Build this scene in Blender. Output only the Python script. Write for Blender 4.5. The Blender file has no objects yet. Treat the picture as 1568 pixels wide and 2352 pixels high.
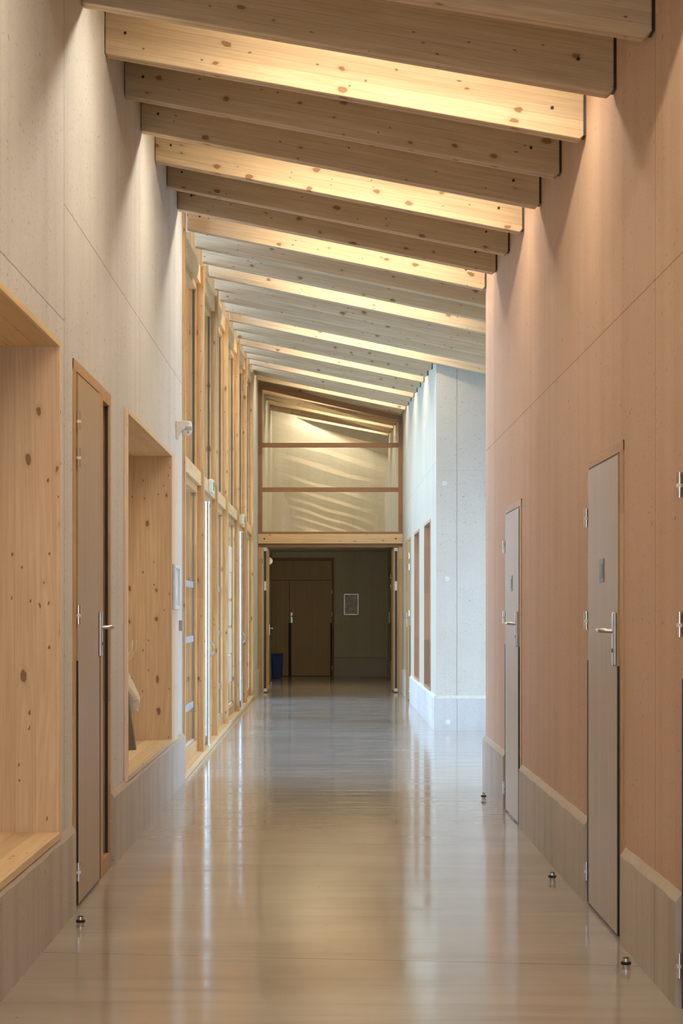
import bpy, math, random
from mathutils import Vector, Matrix
random.seed(7)
S = bpy.context.scene
COL = S.collection
CH = 1.395                      # camera height
LW, RW = -1.187, 1.237          # corridor wall planes
LP, RP = -1.165, 1.213          # faces of the concrete plinths
Y_END, Y_SCR = 41.65, 33.4       # end wall, glazed screen

def HL(y): return 4.341 + .0378*(y-10.54)       # underside of the beams at the left wall
def HR(y): return 3.568 + .0418*(y-7.55)        # ... at the right wall
def HB(x, y): return HL(y) + (HR(y)-HL(y))*(x-LW)/(RW-LW)
BD = .34
RX = 3.9                        # outer side of the side hall
def TOP(x, y): return HB(x, y) + BD

# ------------------------------------------------------------------ nodes
class NT:
    def __init__(s, name):
        s.m = bpy.data.materials.new(name); s.m.use_nodes = True
        s.t = s.m.node_tree; s.t.nodes.clear()
        s.out = s.t.nodes.new('ShaderNodeOutputMaterial')
    def n(s, typ, ins=None, **kw):
        d = s.t.nodes.new(typ)
        for k, v in kw.items(): setattr(d, k, v)
        for k, v in (ins or {}).items():
            if hasattr(v, 'links') or isinstance(v, bpy.types.NodeSocket): s.t.links.new(v, d.inputs[k])
            else: d.inputs[k].default_value = v
        return d
    def math(s, op, a, b=0.0, c=0.0, clamp=False):
        d = s.t.nodes.new('ShaderNodeMath'); d.operation = op; d.use_clamp = clamp
        for i, v in enumerate((a, b, c)):
            if isinstance(v, bpy.types.NodeSocket): s.t.links.new(v, d.inputs[i])
            else: d.inputs[i].default_value = v
        return d.outputs[0]
    def mix(s, f, a, b):
        d = s.t.nodes.new('ShaderNodeMix'); d.data_type = 'RGBA'
        for i, v in ((0, f), (6, a), (7, b)):
            if isinstance(v, bpy.types.NodeSocket): s.t.links.new(v, d.inputs[i])
            else: d.inputs[i].default_value = v if i == 0 else (*v, 1)
        return d.outputs[2]
    def mul(s, f, a, b):
        d = s.t.nodes.new('ShaderNodeMix'); d.data_type = 'RGBA'; d.blend_type = 'MULTIPLY'
        for i, v in ((0, f), (6, a), (7, b)):
            if isinstance(v, bpy.types.NodeSocket): s.t.links.new(v, d.inputs[i])
            else: d.inputs[i].default_value = v if i == 0 else (*v, 1)
        return d.outputs[2]
    def ramp(s, f, lo, hi, smooth=True):
        d = s.t.nodes.new('ShaderNodeMapRange'); d.interpolation_type = 'SMOOTHSTEP' if smooth else 'LINEAR'
        s.t.links.new(f, d.inputs[0]); d.inputs[1].default_value = lo; d.inputs[2].default_value = hi
        return d.outputs[0]
    def coords(s): return s.n('ShaderNodeTexCoord').outputs['Object']
    def scaled(s, co, sc, loc=(0,0,0), rot=(0,0,0)):
        return s.n('ShaderNodeMapping', {'Vector': co, 'Scale': sc, 'Location': loc, 'Rotation': rot}).outputs[0]
    def sep(s, co):
        d = s.n('ShaderNodeSeparateXYZ', {0: co}); return d.outputs[0], d.outputs[1], d.outputs[2]
    def comb(s, x, y, z):
        d = s.t.nodes.new('ShaderNodeCombineXYZ')
        for i, v in enumerate((x, y, z)):
            if isinstance(v, bpy.types.NodeSocket): s.t.links.new(v, d.inputs[i])
            else: d.inputs[i].default_value = v
        return d.outputs[0]
    def noise(s, co, sc, det=3, rough=.5, w=None):
        d = s.n('ShaderNodeTexNoise', {'Vector': co, 'Scale': sc, 'Detail': det, 'Roughness': rough}, noise_dimensions='4D' if w is not None else '3D')
        if w is not None: s.t.links.new(w, d.inputs['W'])
        return d.outputs[0]
    def voro(s, co, sc, rnd=1):
        d = s.n('ShaderNodeTexVoronoi', {'Vector': co, 'Scale': sc, 'Randomness': rnd}, voronoi_dimensions='2D')
        return d.outputs['Distance'], d.outputs['Color']
    def bsdf(s, color, rough=.5, metal=0, bump=None, bs=.2, bd=.01, spec=.5, **kw):
        d = s.t.nodes.new('ShaderNodeBsdfPrincipled')
        def put(k, v):
            if isinstance(v, bpy.types.NodeSocket): s.t.links.new(v, d.inputs[k])
            else: d.inputs[k].default_value = v
        put('Base Color', color if isinstance(color, bpy.types.NodeSocket) else (*color, 1))
        put('Roughness', rough); put('Metallic', metal); put('Specular IOR Level', spec)
        for k, v in kw.items(): put(k.replace('_', ' '), v)
        if bump is not None:
            b = s.n('ShaderNodeBump', {'Height': bump, 'Strength': bs, 'Distance': bd})
            s.t.links.new(b.outputs[0], d.inputs['Normal'])
        s.t.links.new(d.outputs[0], s.out.inputs[0])
        return s.m

def plain(name, col, rough=.5, metal=0, **kw):
    t = NT(name); co = t.coords()
    f = t.noise(co, 18, 3)
    c = t.mix(t.ramp(f, .3, .7), tuple(v*.93 for v in col), tuple(min(1, v*1.05) for v in col))
    return t.bsdf(c, rough, metal, **kw)

def wood(name, axis, light, dark, knot=(.16,.075,.03), knots=1.0, lam=None, lamax=None, lamv=.12, rough=.55, grain=1.0, tint=None):
    """solid timber; grain runs along `axis` of the object, lamella variation every `lam` metres along `lamax`"""
    t = NT(name); co = t.coords(); rnd = t.n('ShaderNodeObjectInfo').outputs['Random']
    w = t.math('MULTIPLY', rnd, 37.0)
    lo = {'X': (.06,1,1), 'Y': (1,.06,1), 'Z': (1,1,.06)}[axis]
    warp = t.noise(t.scaled(co, tuple(.5 if v < 1 else 2.5 for v in lo)), 1.0, 2, .5, w)
    wv = t.math('MULTIPLY', warp, .10)
    g = t.n('ShaderNodeVectorMath', {0: co, 1: t.comb(wv, wv, wv)}, operation='ADD').outputs[0]
    fine = t.noise(t.scaled(g, lo), 55, 4, .6, w)
    rings = t.noise(t.scaled(g, tuple(v*.35 if v < 1 else v for v in lo)), 14, 2, .45, w)
    bands = t.math('ABSOLUTE', t.math('SINE', t.math('MULTIPLY', rings, 34.0)))
    fc = t.ramp(fine, .32, .68, False)
    streak = t.ramp(t.noise(t.scaled(g, tuple(.03 if v < 1 else v for v in lo)), 9, 2, .5, w), .40, .66)
    c = t.mix(t.math('ADD', t.math('MULTIPLY', fc, .42), t.math('MULTIPLY', bands, .32*grain)), light, dark)
    c = t.mul(t.math('MULTIPLY', streak, .5*grain), c, tuple(.5+.5*b/a for a, b in zip(light, dark)))
    if lam:
        xyz = t.sep(co); ax = 'XYZ'.index(lamax)
        if not isinstance(lam, (list, tuple)): lam = [(lam, ax)]
        k = t.math('FLOOR', t.math('MULTIPLY', xyz[ax], 1/lam[0][0]))
        wn = t.n('ShaderNodeTexWhiteNoise', {'W': t.math('ADD', k, w)}, noise_dimensions='1D').outputs[0]
        v = t.math('ADD', 1-lamv, t.math('MULTIPLY', wn, lamv*1.4))
        c = t.mul(1.0, c, t.comb(v, v, t.math('MULTIPLY', v, .98)))
        if lamax != axis:
          fr = t.math('FRACT', t.math('MULTIPLY', xyz[ax], 1/lam[0][0]))
          ln = t.math('LESS_THAN', t.math('ABSOLUTE', t.math('SUBTRACT', fr, .5)), .5-.0012/lam[0][0])
          c = t.mul(t.math('MULTIPLY', t.math('SUBTRACT', 1.0, ln), .45), c, (.6,.5,.4))
    if knots > 0:
        xyz = t.sep(co); ai = 'XYZ'.index(axis)
        oth = t.math('ADD', xyz[(ai+1)%3], xyz[(ai+2)%3])
        kv = t.comb(t.math('ADD', t.math('MULTIPLY', xyz[ai], .5), w), t.math('ADD', t.math('ADD', oth, t.math('MULTIPLY', t.math('SUBTRACT', warp, .5), .05)), t.math('MULTIPLY', w, .37)), 0.0)
        wn = t.n('ShaderNodeTexNoise', {'Vector': kv, 'Scale': 40.0, 'Detail': 2.0}, noise_dimensions='2D')
        kv = t.n('ShaderNodeVectorMath', {0: kv, 1: t.n('ShaderNodeVectorMath', {0: wn.outputs['Color'], 'Scale': .014}, operation='SCALE').outputs[0]}, operation='ADD').outputs[0]
        d, vc = t.voro(kv, 8.5)
        r = t.sep(vc)
        size = t.math('MULTIPLY', t.math('SUBTRACT', r[0], 1-.42*knots, clamp=True), .30)
        dd = t.math('SUBTRACT', d, size)
        inner = t.ramp(dd, .028, -.01)
        inner = t.math('MULTIPLY', inner, t.ramp(size, .0, .012))
        halo = t.math('MULTIPLY', t.ramp(dd, .16, 0), t.ramp(size, 0, .02))
        c = t.mix(t.math('MULTIPLY', halo, .28), c, tuple(a*.6+b*.4 for a, b in zip(dark, knot)))
        core = t.noise(co, 120, 2)
        kc = t.mix(core, knot, tuple(v*2.2 for v in knot))
        kc = t.mul(t.math('MULTIPLY', t.ramp(t.math('ABSOLUTE', t.math('ADD', dd, -.012)), .018, .0), .7), kc, (.45,.4,.4))
        c = t.mix(t.math('MULTIPLY', inner, .85), c, kc)
        d2, vc2 = t.voro(kv, 25)
        r2 = t.sep(vc2)
        pin = t.math('MULTIPLY', t.ramp(d2, .14, .07), t.math('GREATER_THAN', r2[1], 1-.07*knots))
        c = t.mix(t.math('MULTIPLY', pin, .8), c, knot)
    if tint: c = t.mul(1.0, c, tint)
    return t.bsdf(c, rough, bump=fine, bs=.08, bd=.002, spec=.3)

def concrete(name, base, var, pit=(.25,.22,.2), joints=(), pits=1.0, slant=.35, axis='Y', rough=.75, warm=None, streak=.5):
    """smooth cast wall with blow holes; joints = (axis, position, lo, hi) grooves limited along the other axis"""
    t = NT(name); co = t.coords(); x, y, z = t.sep(co)
    h = y if axis == 'Y' else x
    big = t.noise(co, .7, 4, .6)
    c = t.mix(t.ramp(big, .3, .7), base, var)
    st = t.noise(t.comb(t.math('MULTIPLY', h, 3.2), 0.0, t.math('MULTIPLY', z, .10)), 1.0, 3, .6)
    c = t.mul(t.math('MULTIPLY', t.ramp(st, .42, .68), streak), c, (.86,.84,.83))
    fl = t.noise(co, 45, 3)
    c = t.mul(t.math('MULTIPLY', t.ramp(fl, .4, .75), .35), c, (.88,.87,.86))
    # coordinates sheared so the pits lean and stretched so they are oblong
    pc = t.comb(t.math('MULTIPLY', h, .42), t.math('ADD', z, t.math('MULTIPLY', h, slant)), 0.0)
    wn = t.n('ShaderNodeTexNoise', {'Vector': pc, 'Scale': 70.0, 'Detail': 2.0}, noise_dimensions='2D')
    pc = t.n('ShaderNodeVectorMath', {0: pc, 1: t.n('ShaderNodeVectorMath', {0: wn.outputs['Color'], 'Scale': .012}, operation='SCALE').outputs[0]}, operation='ADD').outputs[0]
    bump = t.math('MULTIPLY', fl, .15)
    for sc, thr, frac, st_ in ((85, .22, .14, .6), (42, .17, .07, .75), (9, .060, .12, .8)):
        d, vc = t.voro(pc, sc); r = t.sep(vc)
        dens = t.ramp(t.noise(co, 1.8, 2), .38, .62)
        m = t.math('MULTIPLY', t.ramp(d, thr, thr*.55), t.math('GREATER_THAN', r[0], t.math('SUBTRACT', 1.0, t.math('MULTIPLY', t.math('ADD', dens, .35), frac*pits))))
        m = t.math('MULTIPLY', m, t.math('ADD', .35, t.math('MULTIPLY', r[1], .65)))
        c = t.mix(t.math('MULTIPLY', m, st_), c, pit)
        bump = t.math('SUBTRACT', bump, m)
    wob = t.math('MULTIPLY', t.math('SUBTRACT', t.noise(co, 6, 2), .5), .006)
    for ja, pos, a0, a1, wd in joints:
        u, v = (h, z) if ja == 'V' else (z, h)
        m = t.math('LESS_THAN', t.math('ABSOLUTE', t.math('SUBTRACT', t.math('ADD', u, wob), pos)), wd)
        m = t.math('MULTIPLY', m, t.math('MULTIPLY', t.math('GREATER_THAN', v, a0), t.math('LESS_THAN', v, a1)))
        c = t.mix(t.math('MULTIPLY', m, .6), c, pit)
        bump = t.math('SUBTRACT', bump, m)
    return t.bsdf(c, rough, bump=bump, bs=.5, bd=.004, spec=.25)

def m_floor():
    t = NT('polished_concrete'); co = t.coords(); x, y, z = t.sep(co)
    n1 = t.noise(t.scaled(co, (.35, 1.0, 1)), 1.1, 5, .6)
    n2 = t.noise(t.scaled(co, (.30, 2.2, 1)), 3.0, 5, .65)
    n3 = t.noise(co, 60, 2)
    c = t.mix(t.ramp(n1, .3, .7), (.405,.355,.30), (.49,.44,.38))
    c = t.mul(t.math('MULTIPLY', t.ramp(n2, .47, .70), .6), c, (.78,.75,.72))
    c = t.mul(t.math('MULTIPLY', t.ramp(n3, .55, .8), .25), c, (.8,.78,.76))
    k = t.math('ADD', y, t.math('MULTIPLY', x, .13))
    mm = None
    for p in (4.05, 7.95, 11.87, 15.68, 19.5, 23.4, 27.3, 31.2, 35.1, 39.0):
        m = t.math('LESS_THAN', t.math('ABSOLUTE', t.math('SUBTRACT', k, p)), .006)
        mm = m if mm is None else t.math('MAXIMUM', mm, m)
    c = t.mix(t.math('MULTIPLY', mm, .6), c, (.13,.11,.095))
    d, vc = t.voro(co, 2.0); r = t.sep(vc)
    c = t.mix(t.math('MULTIPLY', t.ramp(d, .014, .008), t.math('GREATER_THAN', r[0], .7)), c, (.2,.17,.15))
    und = t.noise(t.scaled(co, (1.2, .5, 1)), 2.6, 3, .5)
    und2 = t.noise(t.scaled(co, (2.2, 1.0, 1)), 9, 2, .5)
    hgt = t.math('SUBTRACT', t.math('ADD', t.math('ADD', t.math('MULTIPLY', und, .16), t.math('MULTIPLY', und2, .035)), t.math('MULTIPLY', n2, .05)), mm)
    ro = t.math('ADD', .075, t.math('MULTIPLY', t.ramp(n2, .35, .75), .11))
    return t.bsdf(c, ro, bump=hgt, bs=.10, bd=.02, spec=.5)

def m_glass(name, tint=(.93,.96,.95), wavy=0.0, refl=1.0):
    t = NT(name)
    geo = t.n('ShaderNodeNewGeometry')
    nrm = geo.outputs['Normal']
    gl_in = {'Color': (1,1,1,1), 'Roughness': 0.0}
    if wavy:
        b = t.n('ShaderNodeBump', {'Height': t.noise(t.scaled(t.coords(), (1,1,1)), 1.1, 1), 'Strength': wavy, 'Distance': .05})
        gl_in['Normal'] = b.outputs[0]
    dot = t.n('ShaderNodeVectorMath', {0: geo.outputs['Incoming'], 1: nrm}, operation='DOT_PRODUCT').outputs['Value']
    f = t.math('SUBTRACT', 1.0, t.math('ABSOLUTE', dot), clamp=True)
    f = t.math('ADD', .045*refl, t.math('MULTIPLY', t.math('POWER', f, 5.0), .95), clamp=True)
    gl = t.n('ShaderNodeBsdfGlossy', gl_in)
    tr = t.n('ShaderNodeBsdfTransparent', {'Color': (*tint, 1)})
    mx = t.n('ShaderNodeMixShader', {0: f, 1: tr.outputs[0], 2: gl.outputs[0]})
    t.t.links.new(mx.outputs[0], t.out.inputs[0])
    return t.m

def m_emit(name, col, s):
    t = NT(name)
    e = t.n('ShaderNodeEmission', {'Color': (*col, 1), 'Strength': s})
    t.t.links.new(e.outputs[0], t.out.inputs[0]); return t.m

LAMP = (1.0, .88, .70)
PL, PD = (.72,.575,.395), (.50,.345,.19)
M = {}
M['beam'] = wood('pine_beam', 'X', PL, PD, lam=.045, lamax='Z', lamv=.10, knots=.95, grain=.7)
M['panelZ'] = wood('pine_panel_upright', 'Z', (.90,.73,.52), (.70,.49,.29), lam=.09, lamax='X', lamv=.17, knots=.85, grain=.9)
M['panelX'] = wood('pine_panel_facing', 'Z', (.90,.74,.54), (.72,.52,.33), lam=.12, lamax='Y', lamv=.14, knots=.6, grain=.8)
M['panelY'] = wood('pine_panel_flat', 'Y', (.86,.68,.44), (.72,.52,.29), lam=.09, lamax='X', lamv=.17, knots=.4, grain=.8)
M['post'] = wood('spruce_post', 'Z', (.80,.53,.27), (.46,.24,.09), knots=1.0, grain=.9, lam=.5, lamax='Z', lamv=.06)
M['rail'] = wood('spruce_rail', 'Y', (.85,.66,.41), (.64,.43,.22), knots=.6, grain=.9)
M['railX'] = wood('spruce_crossbeam', 'X', (.78,.55,.30), (.58,.36,.16), knots=.55, grain=.9)
M['larchZ'] = wood('larch_frame_upright', 'Z', (.62,.39,.19), (.44,.24,.10), knots=0, lam=.45, lamax='Z', lamv=.2, grain=.6)
M['larchY'] = wood('larch_frame_flat', 'Y', (.63,.40,.20), (.46,.26,.11), knots=0, grain=.6)
M['darkZ'] = wood('brown_frame_upright', 'Z', (.36,.19,.09), (.25,.12,.055), knots=0, lam=.5, lamax='Z', lamv=.2, grain=.6)
M['darkX'] = wood('brown_frame_flat', 'X', (.36,.19,.09), (.25,.12,.055), knots=0, grain=.6)
M['rose'] = wood('pale_red_frame', 'Z', (.58,.34,.21), (.46,.26,.15), knots=0, lam=.6, lamax='Z', lamv=.25, grain=.5)
M['veneer'] = wood('oak_veneer', 'Z', (.50,.36,.18), (.39,.27,.125), knots=0, rough=.42, grain=.35, lam=.035, lamax='Y', lamv=.05)
M['veneerX'] = wood('oak_veneer_end', 'Z', (.50,.36,.20), (.42,.29,.15), knots=0, rough=.42, grain=.35, lam=.035, lamax='X', lamv=.05)
M['wall_left'] = concrete('pale_plaster_concrete', (.67,.675,.655), (.72,.725,.705), pit=(.12,.11,.10), pits=1.5,
    joints=(('V', 8.93, -1, 9, .006), ('V', 12.5, -1, 9, .004), ('V', 5.2, -1, 9, .005), ('H', 3.215, 8.93, 20, .003), ('H', 2.69, -9, 8.93, .003)))
M['wall_right'] = concrete('salmon_concrete', (.61,.42,.29), (.66,.46,.335), pit=(.22,.10,.065), slant=.35, streak=.6,
    joints=(('V', 7.55, -1, 9, .005), ('V', 10.95, -1, 9, .0025), ('V', 14.4, -1, 9, .0025), ('H', 2.645, -9, 20, .003)))
M['wall_far'] = concrete('pale_lime_concrete', (.52,.50,.41), (.56,.54,.455), pit=(.3,.29,.25), streak=.3, pits=.8,
    joints=(('H', 3.1, 20, 50, .004), ('V', 26.5, -1, 9, .003)))
M['wall_recess'] = concrete('pale_concrete_face', (.62,.585,.51), (.68,.645,.58), pit=(.27,.26,.23), axis='X', slant=.1, streak=.3, pits=1.3,
    joints=(('V', 1.475, -1, 9, .006), ('H', 3.0, 1.2, 9, .001)))
M['wall_end'] = concrete('olive_lime_concrete', (.61,.585,.47), (.66,.64,.53), pit=(.2,.18,.1), axis='X', slant=.1, pits=1.4)
M['plinthL'] = concrete('grey_cast_plinth', (.52,.48,.43), (.60,.56,.51), pit=(.2,.18,.16), pits=.5, streak=1.0,
    joints=(('V', 8.92, -1, 9, .004), ('V', 12.5, -1, 9, .001)))
M['plinthR'] = concrete('grey_cast_plinth_joints', (.52,.475,.41), (.60,.55,.49), pit=(.2,.18,.16), pits=.4, streak=1.0,
    joints=(('V', 7.42, -1, 9, .004), ('V', 10.95, -1, 9, .003)))
M['plinthX'] = concrete('grey_cast_plinth_end', (.56,.55,.53), (.66,.65,.63), pit=(.3,.28,.26), pits=.8, streak=.6, axis='X', joints=(('V', 1.475, -1, 9, .005),))
M['floor'] = m_floor()
M['glass'] = m_glass('window_glass')
M['screen_glass'] = m_glass('screen_glass', (.97,.97,.95), wavy=.03, refl=1.35)
M['steel'] = plain('brushed_steel', (.62,.60,.57), .28, 1)
M['tube'] = plain('satin_tube', (.50,.51,.52), .22, 1)
M['plate'] = plain('matt_grey_plate', (.24,.22,.20), .45, .3)
M['chrome'] = plain('polished_steel', (.78,.79,.80), .12, 1)
M['white'] = plain('white_plastic', (.82,.81,.78), .4)
M['black'] = plain('black_rubber', (.018,.018,.02), .6)
M['shoe'] = plain('dark_steel_shoe', (.05,.045,.04), .5, .6)
M['hole'] = plain('dark_bolt_plug', (.03,.028,.026), .5)
M['grey'] = plain('grey_plastic', (.42,.43,.44), .45)
M['slot'] = plain('dark_sign_insert', (.14,.13,.13), .4)
M['alu'] = plain('aluminium_frame', (.66,.66,.67), .35, .7)
M['blue'] = plain('blue_plastic', (.01,.035,.22), .45)
M['roof'] = plain('roof_boards', (.66,.50,.32), .7)
M['slab'] = plain('painted_slab', (.72,.70,.64), .8)
M['hidden'] = plain('room_plaster', (.45,.43,.40), .9)
M['brown'] = plain('brown_seal', (.05,.03,.025), .5)
M['sensor'] = plain('sensor_lens', (.42,.46,.42), .25)
M['red'] = plain('red_plastic', (.6,.02,.02), .3)
M['green'] = plain('green_pictogram', (.02,.42,.2), .4)
M['frost'] = plain('frosted_film', (.42,.43,.48), .6)
M['beige'] = plain('cream_cotton', (.70,.60,.44), .9)
M['taupe'] = plain('taupe_cotton', (.30,.25,.19), .9)
M['khaki'] = plain('khaki_denim', (.17,.145,.115), .9)
M['lampon'] = m_emit('lamp_diffuser', LAMP, 38)
M['fill_glow'] = m_emit('fill_lamp_diffuser', (1,.82,.50), 62)
M['ground'] = plain('pale_gravel', (.27,.28,.25), .95)

def paper_mat(name, hues, bg=(.88,.88,.87), sc=9, cut=.66):
    t = NT(name); co = t.coords()
    c = None
    col = bg; cur = t.mix(0.0, bg, bg)
    for i, h in enumerate(hues):
        nz = t.noise(t.scaled(co, (1,1,1), (i*5.1, i*2.3, i*7.7)), sc, 3, .6)
        cur = t.mix(t.math('MULTIPLY', t.ramp(nz, cut, cut+.05), .85), cur, h)
    return t.bsdf(cur, .8)
M['draw1'] = paper_mat('children_drawing', [(.75,.35,.25), (.75,.7,.15), (.25,.45,.3)])
M['draw2'] = paper_mat('green_grid_sheet', [(.45,.66,.62), (.55,.72,.80)], sc=14, cut=.58)
def m_plan():
    t = NT('evacuation_plan'); co = t.coords(); x, y, z = t.sep(co)
    b = t.n('ShaderNodeTexBrick', {'Vector': t.comb(t.math('ADD', x, y), z, 0.0), 'Scale': 22.0, 'Mortar Size': .035, 'Color1': (.74,.74,.74,1), 'Color2': (.70,.74,.70,1), 'Mortar': (.3,.3,.32,1)})
    nz = t.noise(co, 11, 1)
    c = t.mix(t.ramp(nz, .48, .52), (.74,.74,.75), b.outputs[0])
    c = t.mix(t.math('MULTIPLY', t.math('GREATER_THAN', z, 1.685), t.math('LESS_THAN', z, 1.71)), c, (.05,.35,.12))
    return t.bsdf(c, .5)
M['plan'] = m_plan()

# ------------------------------------------------------------------ mesh building
class MB:
    def __init__(s): s.v = []; s.f = []
    def add(s, vs, fs):
        k = len(s.v); s.v += [tuple(v) for v in vs]; s.f += [tuple(i+k for i in f) for f in fs]; return s
    def hexa(s, p):   # 8 corners: bottom ring (4, counter-clockwise) then top ring
        return s.add(p, [(3,2,1,0), (4,5,6,7), (0,1,5,4), (1,2,6,5), (2,3,7,6), (3,0,4,7)])
    def box(s, x0, x1, y0, y1, z0, z1):
        x0, x1 = sorted((x0, x1)); y0, y1 = sorted((y0, y1)); z0, z1 = sorted((z0, z1))
        return s.hexa([(x0,y0,z0),(x1,y0,z0),(x1,y1,z0),(x0,y1,z0),(x0,y0,z1),(x1,y0,z1),(x1,y1,z1),(x0,y1,z1)])
    def tube(s, pts, r, n=12, cap=True):
        pts = [Vector(p) for p in pts]; rings = []
        rr = r if isinstance(r, (list, tuple)) else [r]*len(pts)
        ref = None
        for i, p in enumerate(pts):
            d = (pts[min(i+1, len(pts)-1)] - pts[max(i-1, 0)]).normalized()
            if ref is None:
                ref = Vector((0,0,1)) if abs(d.z) < .9 else Vector((1,0,0))
            a = d.cross(ref).normalized(); b = d.cross(a).normalized()
            ref = -(a.cross(d)).normalized() if False else ref
            rings.append([p + (a*math.cos(q)+b*math.sin(q))*rr[i] for q in [2*math.pi*k/n for k in range(n)]])
        vs = [v for R_ in rings for v in R_]; fs = []
        for i in range(len(rings)-1):
            for k in range(n):
                fs.append((i*n+k, i*n+(k+1)%n, (i+1)*n+(k+1)%n, (i+1)*n+k))
        if cap: fs += [tuple(range(n)), tuple((len(rings)-1)*n+k for k in range(n))[::-1]]
        return s.add(vs, fs)
    def lathe(s, c, prof, n=28):
        vs = []; fs = []
        for (r, z) in prof:
            for k in range(n): vs.append((c[0]+r*math.cos(2*math.pi*k/n), c[1]+r*math.sin(2*math.pi*k/n), c[2]+z))
        for i in range(len(prof)-1):
            for k in range(n): fs.append((i*n+k, i*n+(k+1)%n, (i+1)*n+(k+1)%n, (i+1)*n+k))
        fs += [tuple(range(n))[::-1], tuple((len(prof)-1)*n+k for k in range(n))]
        return s.add(vs, fs)

def wloc(o):
    v = Vector((0,0,0))
    while o is not None: v += Vector(o.location); o = o.parent
    return v
def obj(name, mb, mat, parent=None, origin=None, bevel=0, smooth=False, kind=None, label=None):
    """vertices are in world space; the object's origin is its parent's (or `origin`)"""
    o0 = wloc(parent) if parent is not None else Vector(origin or (0,0,0))
    me = bpy.data.meshes.new(name)
    me.from_pydata([tuple(Vector(v)-o0) for v in mb.v], [], mb.f); me.update()
    import bmesh
    b = bmesh.new(); b.from_mesh(me); bmesh.ops.recalc_face_normals(b, faces=b.faces); b.to_mesh(me); b.free()
    me.materials.append(mat)
    o = bpy.data.objects.new(name, me); COL.objects.link(o)
    if parent is not None: o.parent = parent
    else: o.location = o0
    if smooth:
        for p in me.polygons: p.use_smooth = True
        if smooth != 'all':
            try: me.set_sharp_from_angle(angle=math.radians(40))
            except Exception: pass
    if bevel:
        m = o.modifiers.new('Bevel', 'BEVEL'); m.width = bevel; m.segments = 2; m.limit_method = 'ANGLE'; m.harden_normals = False
    if kind: o['kind'] = kind
    if label: o['label'] = label
    return o
def B(*a): return MB().box(*a)
def root(name, loc, label=None, cat=None, group=None, kind=None):
    o = bpy.data.objects.new(name, None); COL.objects.link(o); o.location = loc; o.empty_display_size = .1
    return tag(o, label, cat, group, kind)
def tag(o, label=None, cat=None, group=None, kind=None):
    if label: o['label'] = label
    if cat: o['category'] = cat
    if group: o['group'] = group
    if kind: o['kind'] = kind
    return o

# ------------------------------------------------------------------ shell
def wall_cells(plane, thick, y0, y1, holes, z0=0.0, step=None):
    """wall in the YZ plane with rectangular holes (ya, yb, za, zb), top following the roof"""
    mb = MB()
    ys = sorted({y0, y1, *[h[0] for h in holes], *[h[1] for h in holes]})
    zs = sorted({z0, *[h[2] for h in holes], *[h[3] for h in holes]})
    ys = [y for y in ys if y0 <= y <= y1]
    for a, b in zip(ys[:-1], ys[1:]):
        for i, za in enumerate(zs):
            zb = zs[i+1] if i+1 < len(zs) else None
            my = (a+b)/2; mz = (za + zb)/2 if zb is not None else za+.5
            if any(h[0] < my < h[1] and h[2] < mz < h[3] for h in holes): continue
            xa, xb = sorted((plane, plane+thick))
            ta = zb if zb is not None else None
            p = [(xa,a,za),(xb,a,za),(xb,b,za),(xa,b,za)]
            if ta is not None: q = [(x, y, ta) for x, y, _ in p]
            else: q = [(x, y, TOP(max(LW, min(RW, x)), y)) for x, y, _ in p]
            mb.hexa(p+q)
    return mb
import itertools
NA = (5.30, 8.67); NB = (11.66, 14.87)            # inner extents of the two bench niches
NZ = (.425, 2.540)
holes_l = [(NA[0]-.05, NA[1]+.03, NZ[0]-.03, NZ[1]+.03), (NB[0]-.03, NB[1]+.03, NZ[0]-.03, NZ[1]+.03), (10.42, 10.80, .02, 2.56)]
obj('wall_left', wall_cells(LW, -.42, -2.5, 16.12, holes_l), M['wall_left'], kind='structure')
obj('wall_right', wall_cells(RW, .30, -2.5, 15.71, []), M['wall_right'], kind='structure')
SL = [(24.17, 25.76), (27.2, 28.76)]
holes_r = [(a, b, .405, 2.50) for a, b in SL]
obj('wall_right', wall_cells(RW, .40, 22.952, Y_END, holes_r), M['wall_far'], kind='structure')
obj('wall_left', wall_cells(LW, -.30, 31.45, Y_END, []), M['wall_far'], kind='structure')
# recess (side hall) walls, facing wall towards the camera
def wall_x(name, x0, x1, y0, y1, mat):
    mb = MB(); n = 8
    for i in range(n):
        a = x0+(x1-x0)*i/n; b = x0+(x1-x0)*(i+1)/n
        za = TOP(a, (y0+y1)/2); zb = TOP(b, (y0+y1)/2)
        mb.hexa([(a,y0,0),(b,y0,0),(b,y1,0),(a,y1,0),(a,y0,za),(b,y0,zb),(b,y1,zb),(a,y1,za)])
    return obj(name, mb, mat, kind='structure')
wall_x('wall_recess', RW+.0015, RX+.01, 22.95, 23.25, M['wall_recess'])
wall_x('wall_recess', RW+.30, RX+.01, 15.41, 15.71, M['wall_right'])
wall_x('wall_end', LW, RW, Y_END, Y_END+.3, M['wall_end'])
mb = MB(); mb.box(LW, RW, -2.8, -2.5, 2.6, 3.9); obj('wall_back', mb, M['wall_left'], kind='structure')
w = root('window_11', (0, -2.65, 0), kind='structure')
mb = MB()
for x in (LW, -.03, RW-.06): mb.box(x, x+.06, -2.7, -2.6, 0, 2.6)
mb.box(LW, RW, -2.7, -2.6, 0, .10); mb.box(LW, RW, -2.7, -2.6, 2.52, 2.6)
obj('window_frame', mb, M['larchZ'], w)
obj('glass', B(LW+.06, RW-.06, -2.655, -2.645, .10, 2.52), M['glass'], w)
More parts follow.
